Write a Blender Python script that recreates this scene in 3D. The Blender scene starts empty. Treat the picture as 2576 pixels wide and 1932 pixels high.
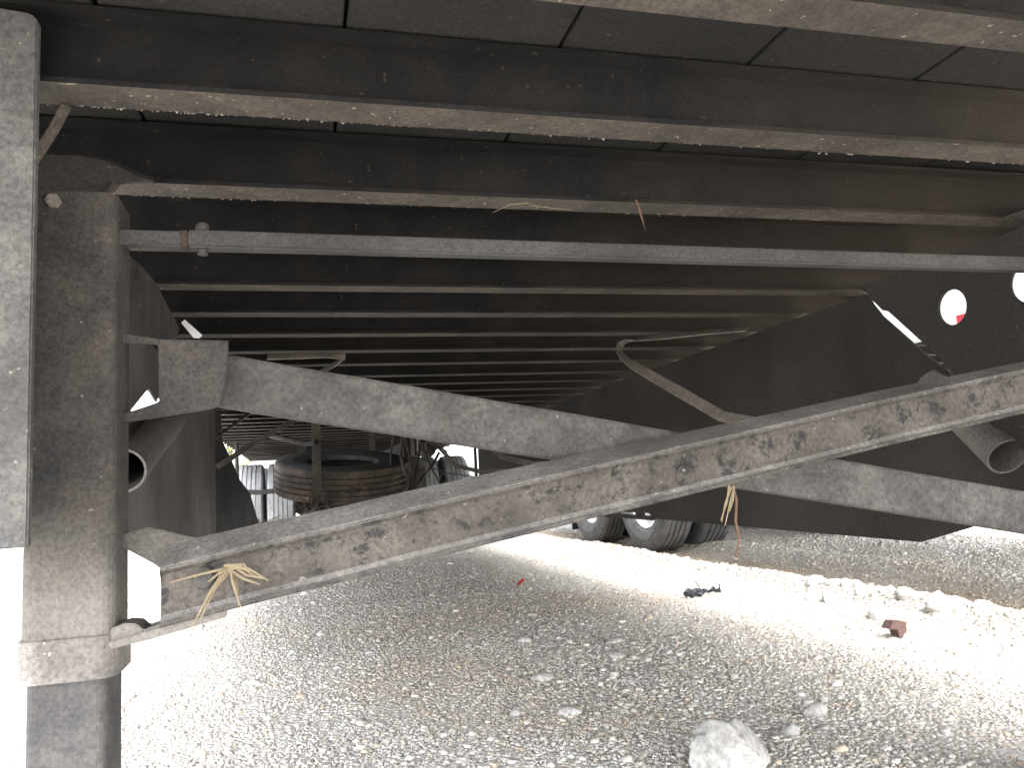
import bpy, bmesh, math, random
import numpy as np
from mathutils import Vector, Matrix, noise
from mathutils.geometry import tessellate_polygon
random.seed(7); rng = np.random.default_rng(7)
sc = bpy.context.scene
COL = sc.collection
GZ = -0.60                                   # ground level; the lens is at the origin

# ------------------------------------------------------------------ camera, sky, sun, exposure
cam_d = bpy.data.cameras.new('camera'); cam = bpy.data.objects.new('camera', cam_d); COL.objects.link(cam)
yaw, pit, rol = .2625, .1219, -.054
f = Vector((math.sin(yaw)*math.cos(pit), math.cos(yaw)*math.cos(pit), math.sin(pit)))
r0 = Vector((math.cos(yaw), -math.sin(yaw), 0)); u0 = r0.cross(f)
r = r0*math.cos(rol) + u0*math.sin(rol); u = -r0*math.sin(rol) + u0*math.cos(rol)
cam.matrix_world = Matrix(((r.x, u.x, -f.x, 0), (r.y, u.y, -f.y, 0), (r.z, u.z, -f.z, 0), (0, 0, 0, 1)))
cam_d.sensor_width = 36; cam_d.lens = 28.25; cam_d.clip_start = .02; cam_d.clip_end = 1500
sc.camera = cam
SUN_EL, SUN_AZ = math.radians(46), math.radians(180)      # from behind the camera, along the gap between the trailers
world = bpy.data.worlds.new('World'); sc.world = world; world.use_nodes = True
nt = world.node_tree; nt.nodes.clear()
sky = nt.nodes.new('ShaderNodeTexSky'); sky.sky_type = 'NISHITA'; sky.sun_disc = False
sky.sun_elevation = SUN_EL; sky.sun_rotation = SUN_AZ; sky.air_density = 1.0; sky.dust_density = 4.0; sky.ozone_density = 1.0
hsv = nt.nodes.new('ShaderNodeHueSaturation'); hsv.inputs['Saturation'].default_value = .3
bg = nt.nodes.new('ShaderNodeBackground'); bg.inputs['Strength'].default_value = .15
wo = nt.nodes.new('ShaderNodeOutputWorld')
nt.links.new(sky.outputs[0], hsv.inputs['Color']); nt.links.new(hsv.outputs[0], bg.inputs['Color']); nt.links.new(bg.outputs[0], wo.inputs[0])
sun_d = bpy.data.lights.new('sun', 'SUN'); sun_d.energy = .50; sun_d.angle = math.radians(20); sun_d.color = (1, .955, .89)
sun = bpy.data.objects.new('sun', sun_d); COL.objects.link(sun)
sdir = Vector((0.0, -math.cos(SUN_EL), math.sin(SUN_EL)))
sun.rotation_euler = sdir.to_track_quat('Z', 'Y').to_euler()
vs = sc.view_settings; vs.view_transform = 'Standard'; vs.look = 'None'; vs.gamma = 1; vs.exposure = 3.42; vs.use_curve_mapping = False
sc.cycles.max_bounces = 10; sc.cycles.diffuse_bounces = 6

# ------------------------------------------------------------------ helpers
def link(o):
    COL.objects.link(o); return o
def tag(o, label=None, cat=None, group=None, kind=None):
    if label: o['label'] = label
    if cat: o['category'] = cat
    if group: o['group'] = group
    if kind: o['kind'] = kind
    return o
def thing(name, loc, label, cat, group=None):
    o = link(bpy.data.objects.new(name, None)); o.location = loc; o.empty_display_size = .2
    return tag(o, label, cat, group)
class MB:
    """collects shapes in world coordinates and links them as one mesh object"""
    def __init__(s): s.v = []; s.f = []
    def add(s, vs, fs):
        n = len(s.v); s.v += [tuple(p) for p in vs]; s.f += [tuple(i+n for i in q) for q in fs]; return s
    def box(s, x0, x1, y0, y1, z0, z1):
        v = [(x, y, z) for x in (x0, x1) for y in (y0, y1) for z in (z0, z1)]
        return s.add(v, [(0, 1, 3, 2), (4, 6, 7, 5), (0, 4, 5, 1), (2, 3, 7, 6), (0, 2, 6, 4), (1, 5, 7, 3)])
    def prism(s, outer, mapf, a, b, holes=()):
        """extrude a 2D outline (with holes) from a to b; mapf(u, v, w) -> world"""
        loops = [list(outer)] + [list(h) for h in holes]
        flat = [p for l in loops for p in l]
        tris = tessellate_polygon([[Vector((p[0], p[1], 0)) for p in l] for l in loops])
        n = len(flat); vs_ = [mapf(p[0], p[1], a) for p in flat] + [mapf(p[0], p[1], b) for p in flat]
        fs = [tuple(t) for t in tris] + [tuple(i+n for i in reversed(t)) for t in tris]
        k = 0
        for l in loops:
            m = len(l)
            for i in range(m):
                j = (i+1) % m; fs.append((k+i, k+j, n+k+j, n+k+i))
            k += m
        return s.add(vs_, fs)
    def tube(s, pts, rad, n=10, cap=True):
        pts = [Vector(p) for p in pts]; rads = rad if isinstance(rad, (list, tuple)) else [rad]*len(pts)
        rings = []; up = None
        for i, p in enumerate(pts):
            d = (pts[min(i+1, len(pts)-1)] - pts[max(i-1, 0)]).normalized()
            if up is None or abs(d.dot(up)) > .95: up = Vector((0, 0, 1)) if abs(d.z) < .8 else Vector((1, 0, 0))
            a = d.cross(up).normalized(); b = a.cross(d); up = b
            rings.append([p + (a*math.cos(t) + b*math.sin(t))*rads[i] for t in [2*math.pi*k/n for k in range(n)]])
        vs_ = [q for rg in rings for q in rg]; fs = []
        for i in range(len(pts)-1):
            for k in range(n):
                fs.append((i*n+k, i*n+(k+1) % n, (i+1)*n+(k+1) % n, (i+1)*n+k))
        if cap: fs += [tuple(reversed(range(n))), tuple((len(pts)-1)*n+k for k in range(n))]
        return s.add(vs_, fs)
    def pipe(s, p0, p1, ro, ri, n=24):
        """open ended pipe"""
        p0, p1 = Vector(p0), Vector(p1); d = (p1-p0).normalized(); a = d.cross(Vector((0, 0, 1))).normalized(); b = a.cross(d)
        vs_ = []
        for p, rr in ((p0, ro), (p1, ro), (p1, ri), (p0, ri)):
            vs_ += [p + (a*math.cos(t)+b*math.sin(t))*rr for t in [2*math.pi*k/n for k in range(n)]]
        fs = [(j*n+k, j*n+(k+1) % n, ((j+1) % 4)*n+(k+1) % n, ((j+1) % 4)*n+k) for j in range(4) for k in range(n)]
        return s.add(vs_, fs)
    def ribbon(s, pts, wdirs, w, t=.004):
        pts = [Vector(p) for p in pts]; L = len(pts); vs_ = []
        for i, p in enumerate(pts):
            d = (pts[min(i+1, L-1)] - pts[max(i-1, 0)]).normalized()
            wd = Vector(wdirs[i] if isinstance(wdirs, list) else wdirs); wd = (wd - d*wd.dot(d)).normalized(); nn = d.cross(wd)
            for su, sv in ((-1, -1), (1, -1), (1, 1), (-1, 1)): vs_.append(p + wd*su*w/2 + nn*sv*t/2)
        fs = [(i*4+k, i*4+(k+1) % 4, (i+1)*4+(k+1) % 4, (i+1)*4+k) for i in range(L-1) for k in range(4)]
        fs += [(3, 2, 1, 0), tuple((L-1)*4+k for k in range(4))]
        return s.add(vs_, fs)
    def lathe(s, prof, centre, axis='X', n=48, closed=False):
        """prof: (radius, offset along the axis)"""
        c = Vector(centre); vs_ = []; m = len(prof)
        for k in range(n):
            t = 2*math.pi*k/n; ct, st_ = math.cos(t), math.sin(t)
            for rr, o in prof:
                vs_.append(c + (Vector((o, rr*ct, rr*st_)) if axis == 'X' else Vector((rr*ct, rr*st_, o))))
        fs = []
        for k in range(n):
            k2 = (k+1) % n
            for j in range(m if closed else m-1):
                j2 = (j+1) % m; fs.append((k*m+j, k2*m+j, k2*m+j2, k*m+j2))
        return s.add(vs_, fs)
    def build(s, name, mat, parent=None, bevel=0, smooth=False, subdiv=0, loc=None):
        o_ = Vector((0, 0, 0)); q = parent
        while q is not None: o_ += q.location; q = q.parent
        if loc is not None: o_ = o_ + (Vector(loc) - o_)
        me = bpy.data.meshes.new(name); me.from_pydata([tuple(Vector(p)-o_) for p in s.v], [], s.f)
        bm = bmesh.new(); bm.from_mesh(me); bmesh.ops.recalc_face_normals(bm, faces=bm.faces)
        if bevel:
            ed = [e for e in bm.edges if len(e.link_faces) == 2 and e.calc_face_angle(0) > .6]
            bmesh.ops.bevel(bm, geom=ed, offset=bevel, segments=2, affect='EDGES', clamp_overlap=True)
        bm.to_mesh(me); bm.free()
        if smooth:
            for p in me.polygons: p.use_smooth = True
        me.materials.append(mat)
        o = link(bpy.data.objects.new(name, me))
        if parent is not None:
            o.parent = parent
            if loc is not None:
                pl = Vector((0, 0, 0)); q = parent
                while q is not None: pl += q.location; q = q.parent
                o.location = Vector(loc) - pl
        elif loc is not None: o.location = loc
        return o
def dup(o, loc, parent):
    c = o.copy(); link(c); c.parent = parent; c.location = loc; return c
YZ = lambda x_: None
def mapX(u_, v_, w_): return (w_, u_, v_)            # outline in (y, z), extruded along x
def mapY(u_, v_, w_): return (u_, w_, v_)            # outline in (x, z), extruded along y
def mapZ(u_, v_, w_): return (u_, v_, w_)
def circle(cx, cy, rr, n=28): return [(cx+rr*math.cos(2*math.pi*k/n), cy+rr*math.sin(2*math.pi*k/n)) for k in range(n)]
def rrect(x0, x1, y0, y1, rr, n=5):
    out = []
    for cx, cy, a0 in ((x1-rr, y1-rr, 0), (x0+rr, y1-rr, 90), (x0+rr, y0+rr, 180), (x1-rr, y0+rr, 270)):
        for k in range(n+1):
            a = math.radians(a0 + 90*k/n); out.append((cx+rr*math.cos(a), cy+rr*math.sin(a)))
    return out

# ------------------------------------------------------------------ materials
def ramp(nt_, fac, stops):
    n = nt_.nodes.new('ShaderNodeValToRGB'); cr = n.color_ramp
    while len(cr.elements) < len(stops): cr.elements.new(.5)
    for e, (p, c) in zip(cr.elements, stops): e.position = p; e.color = (*c, 1) if len(c) == 3 else c
    nt_.links.new(fac, n.inputs[0]); return n.outputs[0]
def tex(nt_, co, scale, detail=6, rough=.6, dist=0, sc3=None):
    src = co
    if sc3:
        m = nt_.nodes.new('ShaderNodeMapping'); m.inputs['Scale'].default_value = sc3; nt_.links.new(co, m.inputs[0]); src = m.outputs[0]
    n = nt_.nodes.new('ShaderNodeTexNoise'); n.inputs['Scale'].default_value = scale; n.inputs['Detail'].default_value = detail
    n.inputs['Roughness'].default_value = rough; n.inputs['Distortion'].default_value = dist
    nt_.links.new(src, n.inputs['Vector']); return n.outputs[0]
def mix(nt_, fac, a, b):
    n = nt_.nodes.new('ShaderNodeMix'); n.data_type = 'RGBA'
    for s_, v_ in ((n.inputs['Factor'], fac), (n.inputs[6], a), (n.inputs[7], b)):
        if hasattr(v_, 'links') or isinstance(v_, bpy.types.NodeSocket): nt_.links.new(v_, s_)
        else: s_.default_value = v_ if isinstance(v_, float) else (*v_, 1)
    return n.outputs[2]
def newmat(name):
    m = bpy.data.materials.new(name); m.use_nodes = True; n = m.node_tree; b = n.nodes['Principled BSDF']
    tc = n.nodes.new('ShaderNodeTexCoord'); return m, n, b, tc.outputs['Object']
def bump(n, b, h, strength, dist):
    bp = n.nodes.new('ShaderNodeBump'); bp.inputs['Strength'].default_value = strength; bp.inputs['Distance'].default_value = dist
    n.links.new(h, bp.inputs['Height']); n.links.new(bp.outputs[0], b.inputs['Normal'])
def dirty(name, dust, paint, lo=.42, hi=.58, scale=14, fine=120, rust=None, rustp=.62, rough=.8, metal=0, bs=.5, spec=.3, light=None, grad=None, K=.70):
    """dark painted metal under patchy dust, with grit, pits, optional rust patches and pale flecks"""
    m, n, b, co = newmat(name)
    gr = lambda q_: tuple((c*.62 + sum(q_)/3*.38)*K for c in q_)
    dust, paint = gr(dust), gr(paint)
    rust = rust and tuple(c*K for c in rust); light = light and tuple(c*K for c in light)
    a = tex(n, co, scale, 11, .74, .3); g = tex(n, co, fine, 5, .75)
    big = tex(n, co, scale*.22, 4, .6)
    fac = ramp(n, a, [(lo, (0, 0, 0)), (hi, (1, 1, 1))])
    d1 = mix(n, ramp(n, big, [(.3, (0, 0, 0)), (.7, (1, 1, 1))]), tuple(c*.70 for c in dust), tuple(min(1, c*1.25) for c in dust))
    d2 = mix(n, ramp(n, g, [(.34, (0, 0, 0)), (.60, (1, 1, 1))]), tuple(c*.52 for c in dust), d1)
    p2 = mix(n, ramp(n, g, [(.40, (0, 0, 0)), (.66, (1, 1, 1))]), tuple(c*.7 for c in paint), tuple(c*1.35 for c in paint))
    col = mix(n, fac, p2, d2)
    if grad:            # tint building up towards one end, mud on crossmembers, painted light on the leg: (axis, start, end, colour)
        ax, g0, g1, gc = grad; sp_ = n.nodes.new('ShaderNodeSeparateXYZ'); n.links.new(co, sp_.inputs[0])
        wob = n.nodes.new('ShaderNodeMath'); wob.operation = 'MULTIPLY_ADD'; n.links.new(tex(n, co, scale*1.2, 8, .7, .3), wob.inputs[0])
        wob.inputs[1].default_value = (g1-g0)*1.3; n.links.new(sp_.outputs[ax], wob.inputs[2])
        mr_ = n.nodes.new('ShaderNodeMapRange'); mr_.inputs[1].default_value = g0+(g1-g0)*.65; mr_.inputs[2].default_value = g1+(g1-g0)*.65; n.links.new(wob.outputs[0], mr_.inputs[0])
        end_tint = mix(n, ramp(n, g, [(.34, (0, 0, 0)), (.62, (1, 1, 1))]), tuple(c*.6 for c in gc), gc)
        gf = ramp(n, mr_.outputs[0], [(0, (0, 0, 0)), (1, (.88,)*3)]); col = mix(n, gf, col, end_tint)
    wide = ramp(n, tex(n, co, scale*.35, 3, .5, .2), [(.32, (.72,)*3), (.68, (1.22,)*3)])
    mu = n.nodes.new('ShaderNodeMix'); mu.data_type = 'RGBA'; mu.blend_type = 'MULTIPLY'; mu.inputs['Factor'].default_value = 1
    n.links.new(col, mu.inputs[6]); n.links.new(wide, mu.inputs[7]); col = mu.outputs[2]
    if rust:
        rf = ramp(n, tex(n, co, scale*1.5, 10, .78, .4), [(rustp-.03, (0, 0, 0)), (rustp+.07, (1, 1, 1))]); col = mix(n, rf, col, rust)
    if light:
        lf = ramp(n, tex(n, co, fine*.55, 2, .5), [(.70, (0, 0, 0)), (.74, (1, 1, 1))]); col = mix(n, lf, col, light)
    n.links.new(col, b.inputs['Base Color']); b.inputs['Roughness'].default_value = rough; b.inputs['Metallic'].default_value = metal
    b.inputs['Specular IOR Level'].default_value = spec
    ad = n.nodes.new('ShaderNodeMath'); ad.operation = 'ADD'; n.links.new(a, ad.inputs[0]); n.links.new(g, ad.inputs[1])
    bump(n, b, ad.outputs[0], bs, .005)
    return m
DUST = (.205, .175, .15)
M = {}
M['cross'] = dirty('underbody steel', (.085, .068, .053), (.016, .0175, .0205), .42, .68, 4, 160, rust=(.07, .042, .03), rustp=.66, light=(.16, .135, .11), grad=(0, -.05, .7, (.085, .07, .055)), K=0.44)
M['flange'] = dirty('mud and bounce flange', (.13, .10, .072), (.058, .048, .038), .33, .6, 16, 150, rust=(.105, .07, .045), rustp=.66, bs=.9, light=(.24, .2, .15), K=1.35)
M['board'] = dirty('floor boards', (.078, .072, .062), (.046, .043, .037), .3, .7, 5, 140, light=(.13, .12, .1))
M['brace'] = dirty('brace steel', (.175, .148, .122), (.045, .046, .049), .40, .48, 30, 150, rust=(.135, .10, .076), rustp=.66, light=(.3, .27, .235), K=0.82)
M['brace2'] = dirty('brace steel flat', (.145, .13, .117), (.083, .082, .081), .36, .60, 40, 150, rust=(.125, .083, .06), rustp=.68, light=(.28, .255, .225), K=1.0)
M['leg'] = dirty('leg steel', (.155, .128, .106), (.052, .054, .058), .38, .62, 9, 170, rust=(.11, .073, .05), rustp=.66, light=(.3, .26, .22), grad=(2, .60, .49, (.25, .236, .216)), K=0.8)  # paler lower end is light from the left and ground put into colour
M['collar'] = dirty('leg collar steel', (.30, .265, .235), (.17, .155, .14), .34, .6, 26, 170, light=(.5, .46, .4), K=1.15)
M['inner'] = dirty('inner leg steel', (.125, .117, .112), (.048, .048, .051), .42, .62, 14, 170, rough=.55, bs=.3, K=1.0)
M['plate'] = dirty('mounting plate steel', (.155, .145, .132), (.085, .086, .088), .36, .56, 22, 160, light=(.27, .25, .22), K=1.15)
M['galv'] = dirty('galvanised steel', (.098, .091, .084), (.075, .073, .07), .35, .65, 18, 200, rough=.6, bs=.25, K=0.95)
M['rust'] = dirty('rusty joint', (.2, .09, .06), (.11, .07, .05), .35, .6, 40, 200)
M['skirt'] = dirty('skirt panel', (.098, .086, .074), (.067, .061, .055), .35, .65, 6, 180, rough=.85, bs=.3, light=(.15, .135, .115), K=0.72)
M['dark'] = dirty('dark undercarriage', (.09, .078, .066), (.035, .033, .031), .4, .6, 12, 120)
M['strap'] = dirty('dusty strip', (.2, .165, .13), (.13, .108, .09), .4, .6, 9, 160, bs=.2, K=1.8)
M['rubber'] = dirty('tyre rubber', (.095, .097, .1), (.05, .051, .053), .4, .6, 10, 120, rough=.75, bs=.2, K=1.7)
M['dustrub'] = dirty('pale dusty tyre rubber', (.25, .255, .265), (.15, .155, .165), .4, .6, 10, 120, rough=.8, bs=.2, K=1.5)
M['topdust'] = dirty('settled dust', (.23, .215, .195), (.165, .155, .145), .35, .6, 30, 150, light=(.35, .33, .3), K=1.35)
M['panel'] = dirty('dusty skirt panel', (.15, .132, .115), (.095, .088, .08), .35, .65, 8, 180, rough=.85, bs=.3, light=(.2, .18, .155), K=1.7)
M['mudrub'] = dirty('muddy rubber', (.22, .155, .11), (.085, .065, .052), .36, .6, 11, 120, bs=.4, K=1.0)
M['hose'] = dirty('dusty hose', (.2, .165, .13), (.09, .075, .06), .4, .6, 20, 140, K=0.9)
def plain(name, c, rough=.6, metal=0, var=.12, scale=12, bs=.15):
    m, n, b, co = newmat(name); a = tex(n, co, scale, 6, .6)
    n.links.new(mix(n, a, tuple(x*(1-var) for x in c), tuple(min(1, x*(1+var)) for x in c)), b.inputs['Base Color'])
    b.inputs['Roughness'].default_value = rough; b.inputs['Metallic'].default_value = metal
    bump(n, b, tex(n, co, scale*9, 3, .6), bs, .003); return m
M['white'] = plain('white trailer paint', (.78, .79, .79), .4, 0, .04)
M['whiterim'] = plain('white wheel paint', (.8, .8, .8), .4, 0, .05)
M['red'] = plain('red reflective tape', (.62, .03, .05), .35)
M['silver'] = plain('silver reflective tape', (.78, .78, .77), .35)
M['alu'] = plain('aluminium rail', (.55, .55, .55), .4, .6)
M['tab'] = plain('white plastic', (.85, .85, .84), .5)
M['blackplastic'] = plain('black plastic', (.02, .022, .028), .35)
M['redscrap'] = plain('red plastic scrap', (.55, .03, .03), .5)
M['yellow'] = plain('yellow paper', (.8, .77, .55), .7)
M['brown'] = plain('reddish brown clay', (.085, .048, .045), .9, 0, .3, 40, .6)
M['leaf'] = plain('dry leaf', (.42, .33, .2), .8)
M['straw'] = plain('straw', (.27, .22, .14), .7, 0, .3, 60)
M['twig'] = plain('reddish twig', (.15, .085, .058), .8, 0, .25, 60)
M['foliage'] = plain('tree leaves', (.10, .125, .028), .6, 0, .4, 3)
M['bark'] = plain('bark', (.09, .07, .05), .9, 0, .3, 20, .6)
M['stone'] = dirty('pale limestone', (.56, .54, .51), (.45, .43, .40), .35, .6, 9, 60, rough=.9, bs=.5, K=1.0)
M['stone2'] = dirty('grey stone', (.60, .57, .53), (.47, .45, .42), .35, .6, 14, 80, rough=.9, bs=.5, K=1.0)

# ground and gravel
def ground_h(x, y):
    """height above the yard level: wheel-thrown berm and rut between the two trailers"""
    cx = 2.42 + .10*noise.noise((.0, y*.45, 3.1))
    amp = .055*(.75 + .6*noise.noise((1.7, y*.8, .2)))
    h = amp*math.exp(-((x-cx)/.20)**2) - .05*math.exp(-((x-cx-.42)/.2)**2) + .03*math.exp(-((x-cx-.85)/.22)**2)
    h += .012*noise.noise((x*.9, y*.9, 0)) + .006*noise.noise((x*3, y*3, 5))
    return h if abs(y) < 30 and abs(x) < 30 else h*.3
m, n, b, co = newmat('gravel yard'); M['ground'] = m
vor = n.nodes.new('ShaderNodeTexVoronoi'); vor.inputs['Scale'].default_value = 75; n.links.new(co, vor.inputs['Vector'])
gcol = ramp(n, tex(n, co, 60, 4, .7), [(.3, (.40, .375, .345)), (.5, (.52, .50, .465)), (.68, (.62, .60, .575))])
sep = n.nodes.new('ShaderNodeSeparateXYZ'); n.links.new(co, sep.inputs[0])
wob = n.nodes.new('ShaderNodeMath'); wob.operation = 'MULTIPLY_ADD'; n.links.new(tex(n, co, 1.3, 4, .6), wob.inputs[0]); wob.inputs[1].default_value = .35; n.links.new(sep.outputs[0], wob.inputs[2])
soil = ramp(n, wob.outputs[0], [(0, (0, 0, 0)), (1, (1, 1, 1))])
mr = n.nodes.new('ShaderNodeMapRange'); mr.inputs[1].default_value = 2.2; mr.inputs[2].default_value = 3.8; n.links.new(wob.outputs[0], mr.inputs[0])
soilf = ramp(n, mr.outputs[0], [(.28, (0, 0, 0)), (.38, (.85,)*3), (.56, (.85,)*3), (.66, (0, 0, 0))])
gcol = mix(n, soilf, gcol, mix(n, tex(n, co, 30, 5, .7), (.16, .125, .085), (.3, .24, .17)))
gcol = mix(n, ramp(n, tex(n, co, 1.1, 5, .6), [(.45, (0, 0, 0)), (.7, (.25,)*3)]), gcol, (.30, .26, .21))
n.links.new(gcol, b.inputs['Base Color']); b.inputs['Roughness'].default_value = .95; b.inputs['Specular IOR Level'].default_value = .15
bump(n, b, vor.outputs['Distance'], .6, .012)
xs = sorted(set([-400, -150, -60, -25, -12, -6, -3.5] + [round(-2.5+.12*i, 3) for i in range(90)] + [9.5, 12, 20, 40, 90, 200, 400]))
ys = sorted(set([-300, -100, -30, -12, -6, -3] + [round(-1.5+.15*i, 3) for i in range(110)] + [17, 20, 26, 40, 80, 200, 500]))
gb = MB(); gv = [(x, y, GZ + ground_h(x, y)) for y in ys for x in xs]; nx = len(xs)
gb.add(gv, [(j*nx+i, j*nx+i+1, (j+1)*nx+i+1, (j+1)*nx+i) for j in range(len(ys)-1) for i in range(nx-1)])
go = gb.build('ground', M['ground'], smooth=True); tag(go, kind='structure')

m, n, b, co = newmat('gravel stones'); M['gravel'] = m
at = n.nodes.new('ShaderNodeAttribute'); at.attribute_name = 'tint'
n.links.new(at.outputs['Color'], b.inputs['Base Color']); b.inputs['Roughness'].default_value = .9; b.inputs['Specular IOR Level'].default_value = .2
def gravel():
    cube = np.array([(x, y, z) for x in (-1, 1) for y in (-1, 1) for z in (-1, 1)], float)/math.sqrt(3)
    faces = np.array([(0, 1, 3, 2), (4, 6, 7, 5), (0, 4, 5, 1), (2, 3, 7, 6), (0, 2, 6, 4), (1, 5, 7, 3)])
    px, py = [], []
    # sample by distance: dense close by, thinning with distance
    for (y0, y1, dens) in ((1.15, 2.2, 14000), (2.2, 3.2, 11000), (3.2, 4.5, 6500), (4.5, 6.5, 2800), (6.5, 9.5, 1100), (9.5, 14, 350)):
        xl, xr = -.42*y1 - .45, 1.35*y1 + .5
        if y0 > 6: xl, xr = -1.2, .6*y1
        N = int(dens*(xr-xl)*(y1-y0)); x = rng.uniform(xl, xr, N); y = rng.uniform(y0, y1, N)
        k = (x > -.38*y - .35) & (x < 1.16*y + .45) & (x < 6.5); px.append(x[k]); py.append(y[k])
    x = np.concatenate(px); y = np.concatenate(py); N = len(x)
    dist = np.hypot(x, y)
    s = rng.lognormal(math.log(.0038), .40, N)*(1 + .14*np.maximum(0, dist-2.5)); s = np.clip(s, .0022, .02)
    cl = np.array([noise.noise((a*1.2, c*1.2, 9)) for a, c in zip(x, y)])
    hb = np.exp(-((x-2.42)/.22)**2); s *= np.where(rng.random(N) < .006, rng.uniform(1.7, 2.6, N), 1); s *= (1 + hb*rng.choice([0, .5, 1.6], N, p=[.5, .38, .12]))
    V = cube[None]*(1+rng.uniform(-.28, .28, (N, 8, 1))) + rng.uniform(-.14, .14, (N, 8, 3))
    V *= (s[:, None]*rng.uniform(.7, 1.3, (N, 3)))[:, None, :]
    q = rng.normal(size=(N, 4)); q /= np.linalg.norm(q, axis=1)[:, None]; w, a, c, d = q.T
    R = np.stack([np.stack([1-2*(c*c+d*d), 2*(a*c-d*w), 2*(a*d+c*w)], 1), np.stack([2*(a*c+d*w), 1-2*(a*a+d*d), 2*(c*d-a*w)], 1), np.stack([2*(a*d-c*w), 2*(c*d+a*w), 1-2*(a*a+c*c)], 1)], 1)
    V = np.einsum('nij,nkj->nki', R, V)
    z = np.array([ground_h(float(a_), float(b_)) for a_, b_ in zip(x, y)]) + GZ + s*.12
    V[:, :, 2] *= .62; V += np.stack([x, y, z], 1)[:, None, :]
    me = bpy.data.meshes.new('gravel'); me.vertices.add(N*8); me.vertices.foreach_set('co', V.reshape(-1))
    F = (faces[None] + (np.arange(N)*8)[:, None, None]).reshape(-1)
    me.loops.add(N*24); me.loops.foreach_set('vertex_index', F.astype(np.int32))
    me.polygons.add(N*6); me.polygons.foreach_set('loop_start', (np.arange(N*6)*4).astype(np.int32))
    me.update(calc_edges=True)
    pal = np.array([(.50, .49, .47), (.42, .40, .37), (.36, .33, .295), (.58, .57, .56), (.30, .265, .225), (.44, .35, .25), (.25, .235, .225), (.46, .43, .40)])
    pw = np.array([.2, .2, .15, .12, .12, .06, .05, .1])
    tint = (pal*np.array([.93, .91, .88])+np.array([.14, .138, .133]))[rng.choice(8, N, p=pw)]*rng.uniform(.86, 1.14, (N, 1))
    so = np.clip(1-np.abs(x-2.86)/.3, 0, 1)[:, None]*.8
    tint = tint*(1-so) + np.array([.26, .205, .14])*so*rng.uniform(.7, 1.2, (N, 1))
    br = np.clip((cl-.08)*1.2, 0, .35)[:, None]; tint = tint*(1-br) + tint*np.array([.8, .7, .58])*br
    col = np.ones((N, 8, 4)); col[:, :, :3] = tint[:, None, :]
    ca = me.color_attributes.new('tint', 'FLOAT_COLOR', 'POINT'); ca.data.foreach_set('color', col.reshape(-1))
    me.materials.append(M['gravel']); o = link(bpy.data.objects.new('gravel', me))
    tag(o, 'loose pale grey and tan crushed gravel covering the yard', 'gravel', kind='stuff')
    
gravel()

# ------------------------------------------------------------------ the trailer overhead
CX = .57; XL, XR = -.68, 1.82; Y0, Y1 = -1.8, 12.6; FZ = .4838
T = thing('semi_trailer', (CX, 5.0, GZ), 'dusty dark semi trailer seen from beneath with ribbed underside and landing gear', 'trailer')
# cross members: one I-beam, copied
def ibeam():
    mb = MB(); prof = [(0, 0), (.057, 0), (.057, .007), (.032, .009), (.032, .090), (.057, .092), (.057, .098), (0, .098), (0, .092), (.025, .090), (.025, .009), (0, .007)]
    mb.prism([(a+.0, c+FZ) for a, c in prof], mapX, XL+.025, XR-.025); return mb
first = None
def muddy(o):  # pale downward flange faces: mud, with ground bounce light put into the colour
    o.data.materials.append(M['flange'])
    for p in o.data.polygons:
        if p.normal.z < -.7 and p.center.z + GZ < FZ+.02 - 0: p.material_index = 1
for k in range(-8, 37):
    y = .971 + (k-1)*.305
    if first is None: first = ibeam().build('crossmember', M['cross'], T); first.location = (0, y, 0); muddy(first)  # muddy(): downward flange faces, mud plus ground bounce light put into the colour
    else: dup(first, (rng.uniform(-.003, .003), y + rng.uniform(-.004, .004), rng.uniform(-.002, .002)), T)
# floor boards
x = .067-.288*3 + .02
edges = [XL+.01] + [.067+.288*i for i in range(-2, 7) if XL+.05 < .067+.288*i < XR-.05] + [XR-.01]
for a, c in zip(edges[:-1], edges[1:]):
    dz = rng.uniform(0, .002)
    MB().box(a+.0025, c-.0025, Y0+.01, Y1-.01, FZ+.1002+dz, FZ+.130+dz).build('floor_board', M['board'], T, bevel=.0015)
MB().box(XL+.012, XR-.012, Y0+.012, Y1-.012, FZ+.134, FZ+.15).build('floor_deck', M['dark'], T)
for sx, name in ((XL, 'side_rail'), (XR, 'side_rail')):
    s = 1 if sx > 0 else -1
    MB().prism([(sx-s*.02, FZ+.035), (sx+s*.012, FZ+.035), (sx+s*.012, FZ+.26), (sx-s*.008, FZ+.26), (sx-s*.008, FZ+.155), (sx-s*.02, FZ+.155)], mapY, Y0, Y1).build(name, M['alu'], T, bevel=.002)
    MB().box(min(sx, sx+s*.006), max(sx, sx+s*.006), Y0, Y1, FZ+.262, FZ+2.95).build('side_wall', M['white'], T)
MB().box(XL, XR, Y0-.012, Y0-.002, FZ+.0, FZ+2.95).build('front_wall', M['white'], T)
MB().box(XL, XR, Y1+.002, Y1+.03, FZ+.12, FZ+2.95).build('rear_door', M['white'], T)
MB().box(XL-.006, XR+.006, Y0-.012, Y1+.03, FZ+2.953, FZ+2.98).build('roof', M['white'], T)
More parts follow.
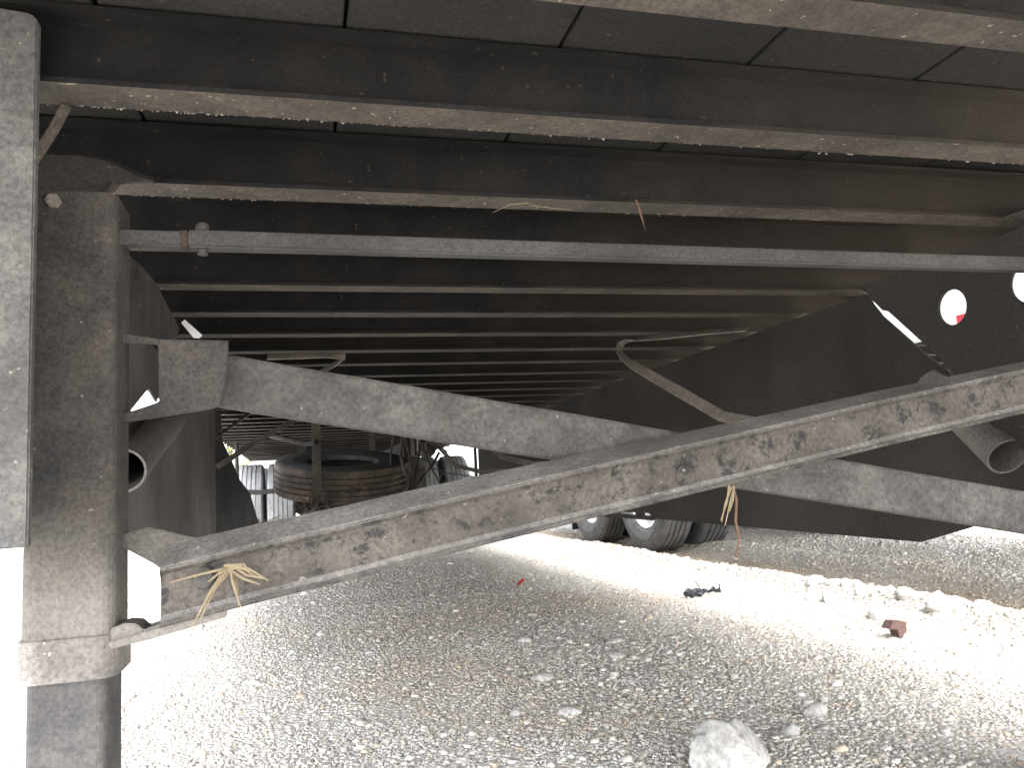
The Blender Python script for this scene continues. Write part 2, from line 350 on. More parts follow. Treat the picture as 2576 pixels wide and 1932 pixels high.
# dried mud on the two nearest flanges
mud = MB()
for k in range(900):
    xx = -.25 + abs(rng.normal(0, .26)) if k < 420 else rng.uniform(-.3, 1.2)
    yy = .971 + rng.choice([0, 0, 0, .305]) + (rng.uniform(.0, .057) if rng.random() < .45 else rng.normal(.054, .003))
    ss = min(.0036, rng.lognormal(math.log(.0011), .5))
    c_ = [(xx+dx*ss*rng.uniform(.7, 1.3), yy+dy*ss*rng.uniform(.7, 1.3), FZ-dz*ss*rng.uniform(.5, 1.3)) for dx, dy, dz in ((-1, -1, -.3), (1, -1, -.3), (1, 1, -.3), (-1, 1, -.3), (0, 0, 1))]
    mud.add(c_, [(0, 1, 4), (1, 2, 4), (2, 3, 4), (3, 0, 4), (3, 2, 1, 0)])
tag(mud.build('dried_mud', M['strap'], T), kind='stuff')

# landing gear -----------------------------------------------------
def landing_leg(cx, side):
    """side = +1 when the other leg is at +x"""
    cy = 1.145
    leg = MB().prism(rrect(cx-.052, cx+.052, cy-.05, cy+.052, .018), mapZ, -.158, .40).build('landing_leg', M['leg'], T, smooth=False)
    MB().prism(rrect(cx-.056, cx+.056, cy-.055, cy+.056, .022), mapZ, -.207, -.1565).build('collar', M['collar'], leg, bevel=.012)
    MB().prism(rrect(cx-.045, cx+.045, cy-.045, cy+.046, .012), mapZ, GZ+.06, -.203).build('inner_tube', M['inner'], leg)
    MB().prism(rrect(cx-.12, cx+.12, cy-.13, cy+.13, .02), mapZ, GZ+.005, GZ+.058).build('foot', M['dark'], leg, bevel=.006)
    MB().tube([(cx-side*.02, cy-.058, .385), (cx-side*.02, cy-.048, .385)], .009, 6).build('bolt', M['strap'], leg)
    return leg
LX, RX = -.274, 1.414
landing_leg(LX, 1); landing_leg(RX, -1)
# plate in front of the left leg, and its twin
for cx, s in ((LX, 1), (RX, -1)):
    e = cx - s*.0015
    o = sorted((e, e - s*.20))
    mp = MB().prism([(o[0], -.044), (o[1], -.040), (o[1], .548 if s > 0 else .575), (o[1]-.008*s, .556), (o[0], .575)], mapY, .952, .966).build('mounting_plate', M['plate'], T, bevel=.002)
    MB().box(o[0], o[0]+.012, .968, 1.09, -.04, .48).build('plate_flange', M['plate'], mp)
    # thin brace from the flange down behind the plate
    MB().ribbon([(cx+s*.010, 1.024, FZ-.002), (cx-s*.006, 1.035, .455), (cx-s*.04, 1.045, .40)], (1, .5, .2), .012, .004).build('corner_gusset', M['flange'], T)
    # curved plate that ties the leg head to the second cross member
    top = [(-.10, .490), (-.012, .491), (.005, .4895), (.024, .484), (.040, .477), (.051, .470), (.064, .464), (.079, .460)]
    low = [(.079, .4575), (.045, .4545), (.031, .452), (.026, .445), (.022, .436), (.012, .427), (-.03, .420), (-.10, .414)]
    pl_ = MB().prism([(cx+s*q_[0], q_[1]) for q_ in top+low], mapY, 1.200, 1.206).build('leg_hood', M['skirt'], T)
    MB().ribbon([(cx+s*q_[0], 1.203, q_[1]) for q_ in top[1:]], (0, 1, 0), .022, .003).build('hood_lip', M['cross'], pl_)
    MB().ribbon([(cx+s*q_[0], 1.2, q_[1]) for q_ in low[2:6]], (0, 1, 0), .020, .003).build('hood_lip', M['flange'], pl_)
# cross shaft
sh = MB().prism([(1.125+.0122*a, .0+.0122*c) for a, c in ((-1, -1), (1, -1), (1, 1), (-1, 1))], lambda a, c, w: (w, a, .3475 - .0085*(w+.14)/1.4 + c), -.139, 1.36).build('cross_shaft', M['galv'], T, bevel=.003)
MB().prism([(1.125+.0102*a, .0102*c) for a, c in ((-1, -1), (1, -1), (1, 1), (-1, 1))], lambda a, c, w: (w, a, .3475+c), LX+.05, -.1395).build('shaft_stub', M['galv'], sh, bevel=.002)
MB().prism([(1.125+.0108*a, .0108*c) for a, c in ((-1, -1), (1, -1), (1, 1), (-1, 1))], lambda a, c, w: (w, a, .3475+c), -.148, -.1391).build('shaft_joint', M['rust'], sh)
bo = MB().tube([(-.1205, 1.122, .330), (-.1205, 1.122, .366)], .004, 10)
bo.lathe([(0, .3605), (.008, .3605), (.0095, .364), (.008, .3695), (.004, .372), (0, .3725)], (-.1205, 1.122, 0), 'Z', 12)
bo.lathe([(0, .327), (.007, .327), (.007, .334), (0, .334)], (-.1205, 1.122, 0), 'Z', 6)
bo.build('shaft_bolt', M['galv'], sh)
# braces: B pressed channel (near), A flat faced channel (behind)
def sweep(prof, p0, p1, name, mat, bend=0, seg=14, bevel=.0015, twist=0):
    """prof: closed (depth, height) outline; swept between two (x, z) points"""
    mb = MB(); P = []; L = len(prof); jit = [rng.uniform(-.0006, .0006) for _ in range(seg+1)]
    for i in range(seg+1):
        t = i/seg; x = p0[0]+(p1[0]-p0[0])*t; z = p0[1]+(p1[1]-p0[1])*t + bend*4*t*(1-t) + jit[i]
        for d, h in prof: P.append((x, d, z+h-(twist*t if d > 1.13 else 0)))
    fs = [(i*L+j, i*L+(j+1) % L, (i+1)*L+(j+1) % L, (i+1)*L+j) for i in range(seg) for j in range(L)]
    fs += [tuple(range(L)), tuple(seg*L+j for j in range(L))]
    mb.add(P, fs); return mb.build(name, mat, T, bevel=bevel)
profB = [(1.090, .066), (1.146, .091), (1.146, .096), (1.089, .0715), (1.0855, .068), (1.0865, .0645), (1.094, .060), (1.096, .052), (1.096, .020), (1.094, .012), (1.088, .006), (1.080, .003), (1.079, -.001), (1.086, -.0015), (1.098, .004), (1.102, .013), (1.102, .058), (1.098, .064)]
brB = sweep(profB, (-.169, -.151), (1.38, .103), 'cross_brace', M['brace'], bend=.003, twist=.014)
brB.data.materials.append(M['topdust'])
for p_ in brB.data.polygons:
    if p_.normal.z > .55: p_.material_index = 1
brB['label'] = 'rusty pressed channel brace rising to the right in front'
profA = [(1.170, .002), (1.170, .071), (1.173, .0745), (1.215, .0745), (1.215, .070), (1.177, .068), (1.176, .008), (1.200, .004), (1.200, -.001), (1.173, -.001)]
brA = sweep(profA, (-.11, .128), (1.36, -.160), 'cross_brace', M['brace2'])
brA['label'] = 'flat faced channel brace falling to the right behind'
MB().lathe([(0, -.0015), (.012, -.0015), (.016, .001), (.017, .004), (.017, .012)], (0, 0, 0), 'X', 14).build('pivot_bolt', M['brace'], brB).rotation_euler = (0, 0, 0)
pb = brB.children[0]; pb.rotation_euler = (0, 0, math.pi/2)
pb.location = (0, 0, 0)
pl = Vector((CX, 5.0, GZ)); pb.data.transform(Matrix.Translation(pl)); pb.data.transform(Matrix.Rotation(math.pi/2, 4, 'Z')); pb.data.transform(Matrix.Translation(Vector((.553, 1.092, -.003))-pl)); pb.rotation_euler = (0, 0, 0)
# gusset plates on the left leg
gA = MB().prism([(-.225, .224), (-.178, .2155), (-.09, .213), (-.092, .173), (-.1, .1235), (-.12, .118), (-.23, .104), (-.225, .115), (-.178, .131), (-.1795, .209), (-.225, .211)], mapY, 1.140, 1.148)
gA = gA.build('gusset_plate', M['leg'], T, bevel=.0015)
MB().prism([(-.225, .1045), (-.1, .122), (-.1, .1175), (-.225, .099)], mapY, 1.120, 1.1395).build('gusset_lip', M['brace'], gA)
MB().lathe([(0, 1.131), (.012, 1.131), (.015, 1.134), (.015, 1.1395)], (0, 0, 0), 'X', 12).build('bolt', M['brace2'], gA)
q = gA.children[-1]
q.data.transform(Matrix.Translation(pl)); q.data.transform(Matrix.Rotation(math.pi/2, 4, 'Z')); q.data.transform(Matrix.Translation(Vector((-.138, 0, .163))-pl))
# lower gusset: sloping top web, curved bottom lip
gB = MB().prism([(-.226, -.040), (-.19, -.032), (-.10, -.061), (-.12, -.071), (-.176, -.087), (-.184, -.080), (-.226, -.053)], mapY, 1.142, 1.150)
gB.prism([(-.228, -.165), (-.175, -.154), (-.09, -.1335), (-.092, -.1475), (-.12, -.1535), (-.18, -.166), (-.224, -.173)], mapY, 1.088, 1.094)
gB.prism([(-.226, -.150), (-.21, -.145), (-.196, -.147), (-.189, -.155), (-.170, -.150), (-.170, -.163), (-.226, -.170)], mapY, 1.096, 1.146)
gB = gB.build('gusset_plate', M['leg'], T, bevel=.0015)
bl = MB().lathe([(0, 0), (.011, 0), (.014, .003), (.014, .010)], (0, 0, 0), 'X', 12).build('bolt', M['brace2'], gB)
bl.data.transform(Matrix.Translation(pl)); bl.data.transform(Matrix.Rotation(math.pi/2, 4, 'Z')); bl.data.transform(Matrix.Translation(Vector((-.118, 1.083, -.098))-pl))
# matching right hand gussets
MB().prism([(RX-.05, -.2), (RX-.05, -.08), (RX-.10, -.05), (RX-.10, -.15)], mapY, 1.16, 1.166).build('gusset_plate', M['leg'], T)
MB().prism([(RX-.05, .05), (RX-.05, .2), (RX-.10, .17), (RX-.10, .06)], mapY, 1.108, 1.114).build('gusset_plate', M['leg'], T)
# wing brackets
hol = [circle(1.537, .356, .0425), circle(1.330, .362, .0425)]
wr = MB().prism([(1.0, .482), (1.84, .482), (1.769, .401), (1.747, .393), (1.611, .261), (1.565, .209), (1.50, .10), (1.38, .0), (1.30, -.12), (1.20, -.16), (1.20, .20), (1.0, .24)], mapX, 1.5, 1.508, hol).build('wing_bracket', M['skirt'], T, bevel=.001)
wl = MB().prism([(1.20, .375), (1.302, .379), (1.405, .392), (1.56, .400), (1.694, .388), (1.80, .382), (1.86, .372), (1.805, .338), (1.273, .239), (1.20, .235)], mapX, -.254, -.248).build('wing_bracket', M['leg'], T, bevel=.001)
MB().prism([(-.237, .375), (-.230, .382), (-.195, .348), (-.201, .342), (-.213, .343)], mapY, 1.80, 1.806).build('white_tab', M['tab'], wl)
# open pipes behind the legs
for p0, p1, rr in (((-.350, 1.80, .066), (-.395, 2.75, .262), .046), ((1.50, 1.435, -.002), (1.575, 1.70, .19), .045)):
    MB().pipe(p0, p1, rr, rr-.005).build('stay_pipe', M['panel'], T, smooth=False)

# side skirts ---------------------------------------------------------
SR = 1.565; SLX = -.43
rs = MB().prism([(1.905, .478), (1.848, .403), (1.701, .265), (1.637, .215), (1.60, .150), (1.20, .13), (1.20, -.02), (1.62, -.165), (1.80, -.212), (3.45, -.200), (3.5, -.176), (7.14, -.170), (7.14, .478)], mapX, SR, SR+.006).build('side_skirt', M['skirt'], T)
rs['label'] = 'right hand side skirt panel'
MB().box(SR-.012, SR+.012, 3.45, 7.15, -.207, -.188).build('skirt_rail', M['skirt'], rs, bevel=.002)
MB().tube([(SR-.03, 7.12, -.2), (SR-.03, 7.12, .47)], .014, 8).build('end_post', M['dark'], rs)
for yy in (3.55, 5.35): MB().box(SR-.004, SR+.004, yy, yy+.10, -.188, -.165).build('rail_hanger', M['skirt'], rs)
notch = [(2.31, .243), (2.57, .335), (2.72, .31), (2.79, .395), (2.84, .395), (2.96, .300)]
ls = MB().prism([(1.75, .478), (1.66, .222), (1.70, .02), (2.20, -.095), (2.85, -.213), (4.53, -.213), (4.53, .478)], mapX, SLX-.006, SLX, [notch]).build('side_skirt', M['panel'], T)
ls['label'] = 'left hand front side skirt panel'
lp = [(-.433, 4.54, .478), (-.433, 4.54, -.213), (-.382, 5.7, -.213), (-.328, 6.9, -.216), (-.365, 6.42, .025), (-.408, 6.0, .12), (-.43, 5.45, .265), (-.433, 5.0, .33), (-.433, 4.9, .478)]
l2 = MB(); l2.add(lp + [(a-.006, c, d) for a, c, d in lp], [tuple(range(9)), tuple(reversed(range(9, 18)))] + [(i, (i+1) % 9, 9+(i+1) % 9, 9+i) for i in range(9)])
l2.build('side_skirt', M['skirt'], T)['label'] = 'bent in rear panel of left hand side skirt'
# skirt struts: bent strips
sp = [(q_[0]*.905, q_[1]*.905, q_[2]*.905) for q_ in ((1.725, 1.99, .105), (1.50, 2.18, .112), (1.322, 2.33, .175), (1.27, 2.54, .29), (1.219, 2.76, .409), (1.207, 2.815, .444), (1.205, 2.855, .478), (1.214, 2.875, .505), (1.238, 2.875, .522), (1.281, 2.86, .529), (1.37, 2.78, .523), (1.488, 2.62, .511), (1.561, 2.52, .500))]
st0 = MB().ribbon(sp, [(.7, .1, .7)]*4 + [(.75, .3, .55), (.8, .5, .3), (.85, .5, .1), (.8, .6, 0), (.6, .7, -.1), (.3, .75, .45), (.3, .75, .5), (.35, .8, .45), (.35, .8, .45)], .036, .004).build('skirt_strut', M['strap'], T)
for dy in (2.75, 4.3): dup(st0, (.02, dy, 0), T)
MB().ribbon([(-.40, 4.25, .30), (-.20, 3.7, .37), (.05, 3.15, .440), (.135, 2.92, .458), (.165, 2.88, .48), (.10, 2.87, .482), (-.1, 2.9, .482)], (.3, .6, .6), .034, .004).build('skirt_strut', M['strap'], T)
MB().ribbon([(-.425, 4.55, .165), (-.22, 4.78, .315), (-.005, 5.0, .455), (.03, 5.05, .48)], (.3, .6, .6), .03, .004).build('skirt_strut', M['strap'], T)
MB().tube([(-.52, 7.3, .47), (-.515, 7.28, .1), (-.50, 7.25, -.2)], .016, 8).build('hanger_rod', M['dark'], T)
MB().tube([(-.45, 7.0, .04), (-.33, 6.98, .03), (-.2, 6.95, .035), (-.1, 6.9, .04)], .02, 8).build('hanger_rod', M['dark'], T)

# wheels ---------------------------------------------------------------
def tyre_profile(R, w, rim=.62, grooves=4, gd=.012, gw=.009):
    h = w/2; ri = R*rim; p = [(ri, -h*.62), (ri+.02, -h*.86), (ri+(R-ri)*.45, -h*1.0), (R-.05, -h*.98), (R-.022, -h*.93), (R-.006, -h*.85)]
    tw = h*.80; step = 2*tw/(grooves+1)
    for g in range(grooves):
        c = -tw + step*(g+1)
        p += [(R, c-gw*.75), (R-gd, c-gw*.5), (R-gd, c+gw*.5), (R, c+gw*.75)]
    p += [(R-.006, h*.85), (R-.022, h*.93), (R-.05, h*.98), (ri+(R-ri)*.45, h), (ri+.02, h*.86), (ri, h*.62)]
    return p
def make_wheel(par, c, R, w, face, tyre_mat, rim_mat, dual_in=False):
    """face = -1/+1: side of the dished outer face"""
    root = MB(); ri = R*.62
    root.lathe([(0, face*.02), (.085, face*.02), (.1, face*-.01), (ri*.55, -.0*face), (ri*.62, face*-.03), (ri*.9, face*-.03), (ri*.93, face*w*.33), (ri*.995, face*w*.36), (ri*.995, -face*w*.36), (ri*.9, -face*w*.36), (ri*.9, -face*.05), (0, -face*.05)], c, 'X', 40)
    wh = root.build('wheel', rim_mat, par, smooth=False)
    MB().lathe(tyre_profile(R, w), c, 'X', 72).build('tyre', tyre_mat, wh, smooth=False)
    nb = MB()
    for k in range(10):
        t = 2*math.pi*k/10; nb.tube([(c[0]+face*.0, c[1]+.143*math.cos(t), c[2]+.143*math.sin(t)), (c[0]+face*.032, c[1]+.143*math.cos(t), c[2]+.143*math.sin(t))], .015, 6)
    tag(nb.build('wheel_nuts', M['alu'], wh), kind='stuff')
    return wh
for ay in (8.86, 10.15):
    Rr = .468
    for cx, face in ((-.49, -1), (-.188, 1), (1.30, -1), (1.632, 1)):
        make_wheel(T, (cx, ay, GZ+Rr-.005), Rr, .27, face, M['dustrub'], M['alu'])
    MB().tube([(-.1, ay, GZ+Rr), (1.2, ay, GZ+Rr)], .065, 14).build('axle', M['dark'], T)
for cx in (.02, 1.08):
    MB().box(cx-.04, cx+.04, 7.5, 11.4, .30, .482).build('slider_rail', M['dark'], T, bevel=.004)
    for hy in (8.05, 9.5, 10.9): MB().prism([(hy-.16, .299), (hy+.16, .299), (hy+.07, .02), (hy-.07, .02)], mapX, cx-.05, cx+.05).build('spring_hanger', M['dark'], T, bevel=.004)
    MB().ribbon([(cx, 8.1, .03), (cx, 8.5, -.03), (cx, 8.86, -.05), (cx, 9.2, -.03), (cx, 9.5, .03)], (1, 0, 0), .075, .05).build('leaf_spring', M['dark'], T)
MB().box(.84, .90, 6.72, 6.76, -.12, .48).build('hose_support', M['cross'], T, bevel=.003)
MB().box(.90, 1.02, 6.74, 6.765, -.15, .18).build('dirt_shield', M['hose'], T, bevel=.003)
# spare wheel carrier
MB().ribbon([(.11, 5.42, .482), (.108, 5.42, .2), (.105, 5.43, -.105)], (1, 0, 0), .058, .012).build('carrier_bar', M['flange'], T)
MB().ribbon([(.585, 6.70, .482), (.58, 6.70, .1)], (1, 0, 0), .05, .012).build('carrier_bar', M['flange'], T)
MB().ribbon([(.105, 5.43, -.10), (.25, 5.9, -.06), (.50, 6.6, .08), (.58, 6.70, .10)], (1, -.3, 0), .058, .012).build('carrier_bar', M['cross'], T)
MB().tube([(-.2, 5.9, .42), (.05, 5.55, .33), (.11, 5.40, .33)], .02, 8).build('carrier_bar', M['dark'], T)
# hoses and ropes hanging ahead of the right hand wheels
def hang(pts, rr=.011):
    out = []
    P = [Vector(p) for p in pts]
    for i in range(len(P)-1):
        a, b_, c_, d_ = P[max(i-1, 0)], P[i], P[i+1], P[min(i+2, len(P)-1)]
        for t in (0, .25, .5, .75): out.append(.5*((2*b_)+(c_-a)*t+(2*a-5*b_+4*c_-d_)*t*t+(-a+3*b_-3*c_+d_)*t**3))
    out.append(P[-1]); MB().tube(out, rr, 7).build('air_hose', M['hose'], T, smooth=True)
hang([(.70, 5.6, .46), (.69, 5.58, .33), (.675, 5.55, .22), (.70, 5.55, .10), (.735, 5.56, .10), (.74, 5.57, .2), (.715, 5.6, .34), (.71, 5.62, .46)])
hang([(.72, 5.6, .11), (.715, 5.58, .04), (.66, 5.55, -.06), (.61, 5.55, -.08), (.595, 5.55, -.03)])
hang([(.66, 5.7, .46), (.62, 5.66, .25), (.60, 5.62, .1), (.575, 5.6, .02)], .008)
hang([(.90, 6.0, .44), (.87, 6.0, .28), (.83, 5.95, .1), (.80, 5.9, -.02), (.86, 5.95, .05), (.98, 6.1, .17), (1.05, 6.2, .26)])
hang([(.95, 6.2, .46), (.93, 6.2, .3), (1.0, 6.2, .12), (1.08, 6.25, -.02)], .008)
hang([(.88, 5.9, .32), (.95, 6.2, .36), (1.1, 6.6, .33), (1.25, 7.0, .30)], .012)
hang([(SR-.02, 7.12, .06), (1.5, 7.5, .09), (1.42, 8.0, .13), (1.34, 8.4, .20)], .007)
MB().box(.90, .97, 6.28, 6.36, .27, .43).build('relay_valve', M['strap'], T, bevel=.012)
MB().lathe([(0, -.06), (.05, -.06), (.065, -.02), (.065, .03), (.03, .07), (0, .07)], (1.0, 6.5, .3), 'X', 16).build('brake_chamber', M['hose'], T)

# ------------------------------------------------------------------ spare tyre (rests in the carrier)
stt = MB().lathe(tyre_profile(.475, .245, .50), (0, 0, 0), 'Z', 80).build('spare_tyre', M['mudrub'])
stt.data.materials.append(M['rubber'])
for p_ in stt.data.polygons:
    if math.hypot(p_.center.x, p_.center.y) < .445: p_.material_index = 1
stt.location = (.298, 5.95, .118); stt.rotation_euler = (math.radians(11.5), math.radians(1.5), 0)
tag(stt, 'mud caked spare tyre lying flat in its carrier under the trailer', 'tyre')

# ------------------------------------------------------------------ neighbouring white trailer
NX = 2.72; NW = 2.5
N_ = thing('white_trailer', (NX+NW/2, 2.0, GZ), 'white box trailer with red and silver tape parked beyond the right side skirt', 'trailer')
NY0, NY1, NZ = -.6, 9.6, .53
bw = MB().box(NX, NX+NW, NY0, NY1, NZ+.17, NZ+2.95).build('body', M['white'], N_)
MB().box(NX-.010, NX-.001, NY0, NY1, NZ, NZ+.19).build('bottom_rail', M['white'], N_, bevel=.002)
MB().box(NX+NW+.001, NX+NW+.01, NY0, NY1, NZ, NZ+.19).build('bottom_rail', M['white'], N_, bevel=.002)
MB().box(NX+.0, NX+NW-.0, NY0+.02, NY1-.02, NZ+.13, NZ+.168).build('floor', M['dark'], N_)
ni = MB().prism([(a*.5+0, c+NZ+.03) for a, c in ((0, 0), (.11, 0), (.11, .01), (.06, .01), (.06, .098), (.05, .098), (.05, .01), (0, .01))], mapX, NX+.01, NX+NW-.01).build('crossmember', M['dark'], N_)
ni.location.y = NY0+.1
for i in range(1, 32): dup(ni, (0, NY0+.1+.31*i, 0), N_)
yy = NY0+.2; k = 0
yy = 2.465 - .82*3
while yy < NY1-.35:
    if yy > NY0+.02: MB().box(NX-.0125, NX-.0105, yy, yy+(.292 if k % 2 == 0 else .512), NZ+.015, NZ+.071).build('tape_strip', M['red'] if k % 2 == 0 else M['silver'], N_)
    yy += .30 if k % 2 == 0 else .52; k += 1
for ps in range(8):
    MB().box(NX-.004, NX-.0005, NY0+.6+1.2*ps, NY0+.63+1.2*ps, NZ+.2, NZ+2.9).build('panel_seam', M['silver'], N_)
for ay in (6.30, 7.60):
    R2 = .50
    for cx, face in ((2.875, -1), (3.235, 1), (4.68, -1), (5.02, 1)):
        make_wheel(N_, (cx, ay, GZ+R2-.03), R2, .27, face, M['rubber'], M['whiterim'])
    MB().tube([(3.3, ay, GZ+R2), (4.7, ay, GZ+R2)], .06, 12).build('axle', M['dark'], N_)
for cx in (3.5, 4.45): MB().box(cx-.05, cx+.05, 5.2, 9.2, NZ-.2, NZ+.028).build('slider_rail', M['dark'], N_)
MB().box(2.855, 3.5, 8.42, 8.432, GZ+.055, NZ-.02).build('mud_flap', M['blackplastic'], N_, bevel=.003)
MB().box(4.5, 5.1, 8.42, 8.432, GZ+.10, NZ-.02).build('mud_flap', M['blackplastic'], N_, bevel=.003)

# ------------------------------------------------------------------ straw and twigs caught on the trailer
def blades(name, base, ends, mat, label, rr=.0017, sag=.0, cat='straw'):
    mb = MB(); B0 = Vector(base)
    for e in ends:
        e = Vector(e); mid = (B0+e)/2 + Vector((rng.uniform(-.006, .006), rng.uniform(-.004, .004), rng.uniform(-.004, .008)+sag))
        st_ = B0 + Vector((rng.uniform(-.006, .006), rng.uniform(-.006, .006), rng.uniform(-.004, .004)))
        mb.tube([st_, mid, e], [rr, rr*.9, rr*.4], 5)
    return tag(mb.build(name, mat, loc=base), label, cat)
sb = (-.088, 1.078, -.087)
se = [(-.128, 1.06, -.150), (-.075, 1.055, -.131), (-.04, 1.06, -.104), (-.045, 1.058, -.101), (-.155, 1.07, -.098), (-.072, 1.05, -.132), (-.12, 1.06, -.145), (-.05, 1.06, -.108), (-.11, 1.06, -.10), (-.06, 1.06, -.095), (-.10, 1.07, -.105), (-.055, 1.062, -.098)]
blades('straw_tuft', sb, se, M['straw'], 'tuft of dry straw caught on the low left end of the front brace', .0021)
blades('straw_tuft', (.625, 1.088, -.022), [(.60, 1.085, -.075), (.605, 1.085, -.080), (.615, 1.086, -.06), (.598, 1.084, -.072)], M['straw'], 'pale straw stalks hanging below the middle of the crossed braces', .0016)
tw = MB(); tw.tube([(.630, 1.10, -.016), (.634, 1.096, -.045), (.628, 1.094, -.075), (.632, 1.094, -.10), (.624, 1.094, -.128)], [.0022, .002, .002, .0018, .0015], 6)
tag(tw.build('twig', M['twig'], loc=(.632, 1.1, -.016)), 'thin reddish twig dangling below the middle of the crossed braces', 'twig')
def clump(name, c, rad, nb, label, mat, ball=True):
    mb = MB(); c = Vector(c)
    if ball:
        for i in range(60):
            d = Vector(rng.normal(size=3)).normalized(); p = c + Vector((d.x*rad, d.y*rad, d.z*rad*.9)); q = p + Vector(rng.normal(size=3))*rad*.6
            mb.tube([p, (p+q)/2 + d*rad*.15, q], [.006, .005, .003], 4)
        bmv = bmesh.new(); bmesh.ops.create_icosphere(bmv, subdivisions=2, radius=rad)
        mb.add([Vector(v.co)*(1+.25*noise.noise(v.co*9)) + c for v in bmv.verts], [tuple(v.index for v in f_.verts) for f_ in bmv.faces]); bmv.free()
    for i in range(nb):
        a = rng.uniform(0, 2*math.pi); p = c + Vector((rng.uniform(-rad, rad), rng.uniform(-rad, rad), rad*.4)); l = rng.uniform(1.2, 2.6)*rad
        mb.tube([p, p+Vector((math.cos(a)*l*.4, math.sin(a)*l*.4, l*.3)), p+Vector((math.cos(a)*l, math.sin(a)*l, rng.uniform(-.6, .9)*l))], [.005, .004, .002], 4)
    return tag(mb.build(name, mat, loc=c), label, 'straw')
clump('straw_clump', (.062, 5.40, -.125), .055, 30, 'round clump of muddy hay stuck below the spare tyre carrier bar', M['hose'])
clump('straw_wisp', (.335, 5.44, -.03), .035, 12, 'wisps of straw hanging on the tread of the spare tyre', M['hose'], False)
clump('straw_wisp', (-.335, 6.75, -.27), .08, 16, 'bright straw sticking out under the bent left skirt panel', M['straw'], False)

blades('straw_stalk', (.585, 1.262, FZ-.004), [(.60, 1.268, FZ-.05), (.602, 1.27, FZ-.053)], M['twig'], 'reddish stalk poking down from the second near crossmember above the long shaft', .0014)
blades('straw_stalk', (.40, 1.30, FZ-.003), [(.47, 1.29, FZ-.012), (.33, 1.30, FZ-.02)], M['straw'], 'thin pale stalk clinging under the second near crossmember', .0009)
# ------------------------------------------------------------------ stones and litter on the gravel
def stone(x, y, sx, sy, sz, rot, label, mat='stone', seed=0, sub=3, name='stone', facet=False):
    bmv = bmesh.new(); bmesh.ops.create_icosphere(bmv, subdivisions=sub, radius=1)
    off = Vector((seed*3.7, seed*1.3, seed*2.9))
    for v in bmv.verts:
        d = v.co.copy(); k = 1 + .26*noise.noise(d*1.3+off) + .12*noise.noise(d*3.1+off) + .05*noise.noise(d*7+off) + .025*noise.noise(d*17+off)
        for i in range(7):           # flatten a few facets
            nrm = Vector((math.sin(seed*5.1+i*2.4), math.cos(seed*2.2+i*1.7), math.sin(i*1.1+seed))).normalized(); lim = .74 + .1*math.sin(i*3+seed)
            e = (d*k).dot(nrm)
            if e > lim: k *= 1 - .8*(e-lim)/max(e, .01)
        v.co = Vector((d.x*sx, d.y*sy, d.z*sz))*k
    me = bpy.data.meshes.new(name); bmv.to_mesh(me); bmv.free()
    for p in me.polygons: p.use_smooth = True
    me.materials.append(M[mat]); o = link(bpy.data.objects.new(name, me))
    o.location = (x, y, GZ + ground_h(x, y) + sz*.45); o.rotation_euler = (rng.uniform(-.1, .1), rng.uniform(-.1, .1), rot)
    return tag(o, label, 'rock', 'loose stones on the gravel')
stone(.832, 1.545, .092, .075, .066, .25, 'big white limestone rock at the bottom edge of the photo', 'stone', 1, 5)
stone(1.205, 1.80, .036, .026, .022, .3, 'white oblong stone on the gravel right behind the big rock', 'stone', 2)
stone(.70, 2.43, .042, .030, .014, .1, 'flat grey white stone alone in the middle of the shaded gravel', 'stone2', 3)
stone(.665, 2.06, .034, .024, .015, -.2, 'flat pale stone nearest in front of the shaded flat grey one', 'stone2', 4)
stone(1.095, 2.83, .042, .026, .012, .2, 'thin pale slab of stone midway between red scrap and big rock', 'stone2', 5)
stone(1.00, 2.585, .034, .028, .016, .9, 'rounded grey stone just nearer than the thin pale slab', 'stone2', 6)
stone(1.07, 1.70, .030, .022, .02, 1.2, 'small grey stone touching the right flank of the big white rock', 'stone2', 7)
stone(.53, 2.12, .016, .015, .012, .2, 'small white pebble left of the flat pale stones', 'stone', 8)
stone(.80, 3.0, .03, .025, .018, .2, 'dull tan stone in shade left of the thin pale slab', 'stone2', 9)
bs_ = [(2.30, 2.58, .055, 'largest white rock at the right end of the berm'), (2.34, 2.80, .046, 'white rock second from the right end of the berm'), (2.30, 3.02, .03, 'small white rock in the middle of the berm'),
       (2.36, 3.42, .045, 'white rock at the left end of the row on the berm'), (2.40, 3.25, .032, 'grey white stone just right of the leftmost rock on the berm'), (2.12, 2.70, .05, 'pale rock low on the near slope of the berm'),
       (2.2, 3.1, .034, 'cream stone in front of the middle of the berm'), (2.62, 2.35, .034, 'pale stone lying in the brown rut behind the berm')]
for i, (x_, y_, s_, lb) in enumerate(bs_): stone(x_, y_, s_*1.1, s_*.9, s_*.75, i*.9, lb, 'stone', 20+i)
# black burnt strap
bp_ = []
P0 = Vector((1.80, 3.66, 0)); P1 = Vector((2.02, 3.72, 0))
sm = MB(); pr = []
for i in range(15):
    t = i/14; p = P0.lerp(P1, t); z = GZ + ground_h(p.x, p.y) + .022 + .008*math.sin(i*1.9); pr.append((p.x, p.y+.012*math.sin(i*2.3), z))
sm.tube(pr, [.016, .020, .021, .016, .018, .020, .017, .012, .008, .005, .009, .012, .009, .011, .004], 7)
sm.tube([pr[6], (pr[6][0], pr[6][1], pr[6][2]+.03), (pr[6][0]-.02, pr[6][1], pr[6][2]+.055)], .0025, 5)
sm.tube([pr[13], (pr[13][0]+.005, pr[13][1], pr[13][2]+.03)], .003, 5)
tag(sm.build('rubber_strip', M['blackplastic'], loc=pr[0]), 'twisted strip of black rubber on the sunlit gravel', 'debris')
rd = MB(); zr = GZ+ground_h(1.222, 4.6)+.018
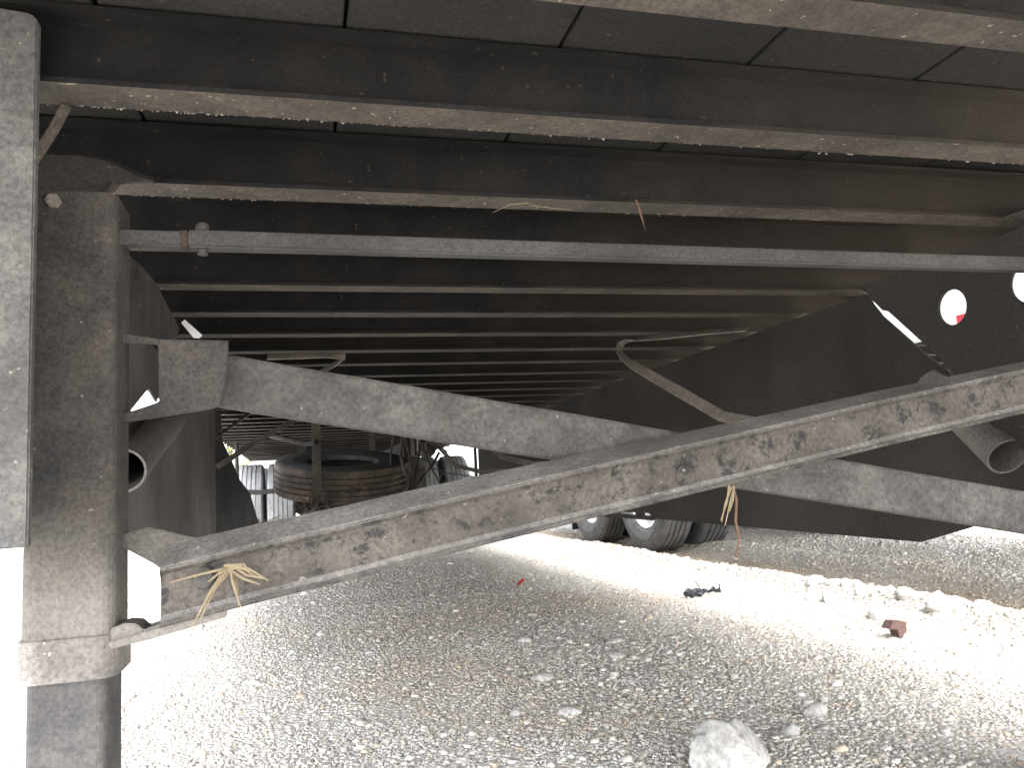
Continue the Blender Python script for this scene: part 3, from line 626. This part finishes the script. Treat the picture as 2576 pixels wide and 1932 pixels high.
rd.ribbon([(1.205, 4.6, zr-.008), (1.222, 4.6, zr+.008), (1.243, 4.61, zr+.022)], (0, 1, .4), .022, .004)
tag(rd.build('plastic_scrap', M['redscrap'], loc=(1.222, 4.6, zr)), 'tiny red plastic scrap on the shaded gravel', 'litter')
ylw = MB(); zy = GZ+ground_h(1.66, 2.95)+.012
ylw.ribbon([(1.645, 2.95, zy), (1.66, 2.955, zy+.006), (1.678, 2.95, zy+.004)], (0, 1, .7), .028, .002)
tag(ylw.build('paper_scrap', M['yellow'], loc=(1.66, 2.95, zy)), 'small pale yellow paper scrap on the sunlit gravel', 'litter')
zb = GZ+ground_h(1.95, 2.42)
bc = MB().prism([(-.042, .02), (-.022, .045), (.030, .038), (.026, .012), (.008, -.012), (-.004, -.01), (-.01, .016)], lambda a, c, w: (1.955+a, 2.41+w, zb+.016+c), -.022, .02)
tag(bc.build('clay_shard', M['brown'], loc=(1.955, 2.41, zb), bevel=.003), 'reddish brown broken clay shard on the sunlit gravel', 'debris')
lf = MB(); lf.ribbon([(1.985, 2.42, zb+.045), (2.02, 2.43, zb+.036), (2.05, 2.44, zb+.016)], (0, 1, .8), .03, .0015)
tag(lf.build('dry_leaf', M['leaf'], loc=(2.02, 2.43, zb+.03)), 'curled tan dry leaf resting beside the clay shard', 'leaf')

# ------------------------------------------------------------------ tree far behind on the left
TR = thing('tree', (-3.3, 42, GZ), 'small leafy green tree far behind the left wheels', 'tree')
tk = MB(); tk.tube([(-3.3, 42, GZ-.05), (-3.25, 42, .6), (-3.3, 42.05, 1.8), (-3.2, 42, 3.4)], [.16, .12, .09, .03], 9)
for a, h in ((.3, .9), (1.8, 1.2), (3.3, 1.5), (4.6, 1.9), (5.6, 2.2)):
    tk.tube([(-3.28, 42, h), (-3.28+.6*math.cos(a), 42+.6*math.sin(a), h+.6), (-3.28+1.1*math.cos(a), 42+1.1*math.sin(a), h+1.0)], [.06, .04, .015], 6)
tk.build('trunk', M['bark'], TR, smooth=True)
cr = MB()
cl_ = [Vector((-3.25, 42, 2.5)) + Vector((rng.normal()*.95, rng.normal()*.95, rng.normal()*.85)) for _ in range(34)]
for i in range(2600):
    c = cl_[rng.integers(len(cl_))] + Vector(rng.normal(size=3))*.24
    a = Vector(rng.normal(size=3)).normalized(); b_ = a.cross(Vector(rng.normal(size=3))).normalized(); l = rng.uniform(.04, .085)
    cr.add([c-a*l, c+b_*l*.45, c+a*l, c-b_*l*.45], [(0, 1, 2, 3)])
cr.build('crown', M['foliage'], TR)
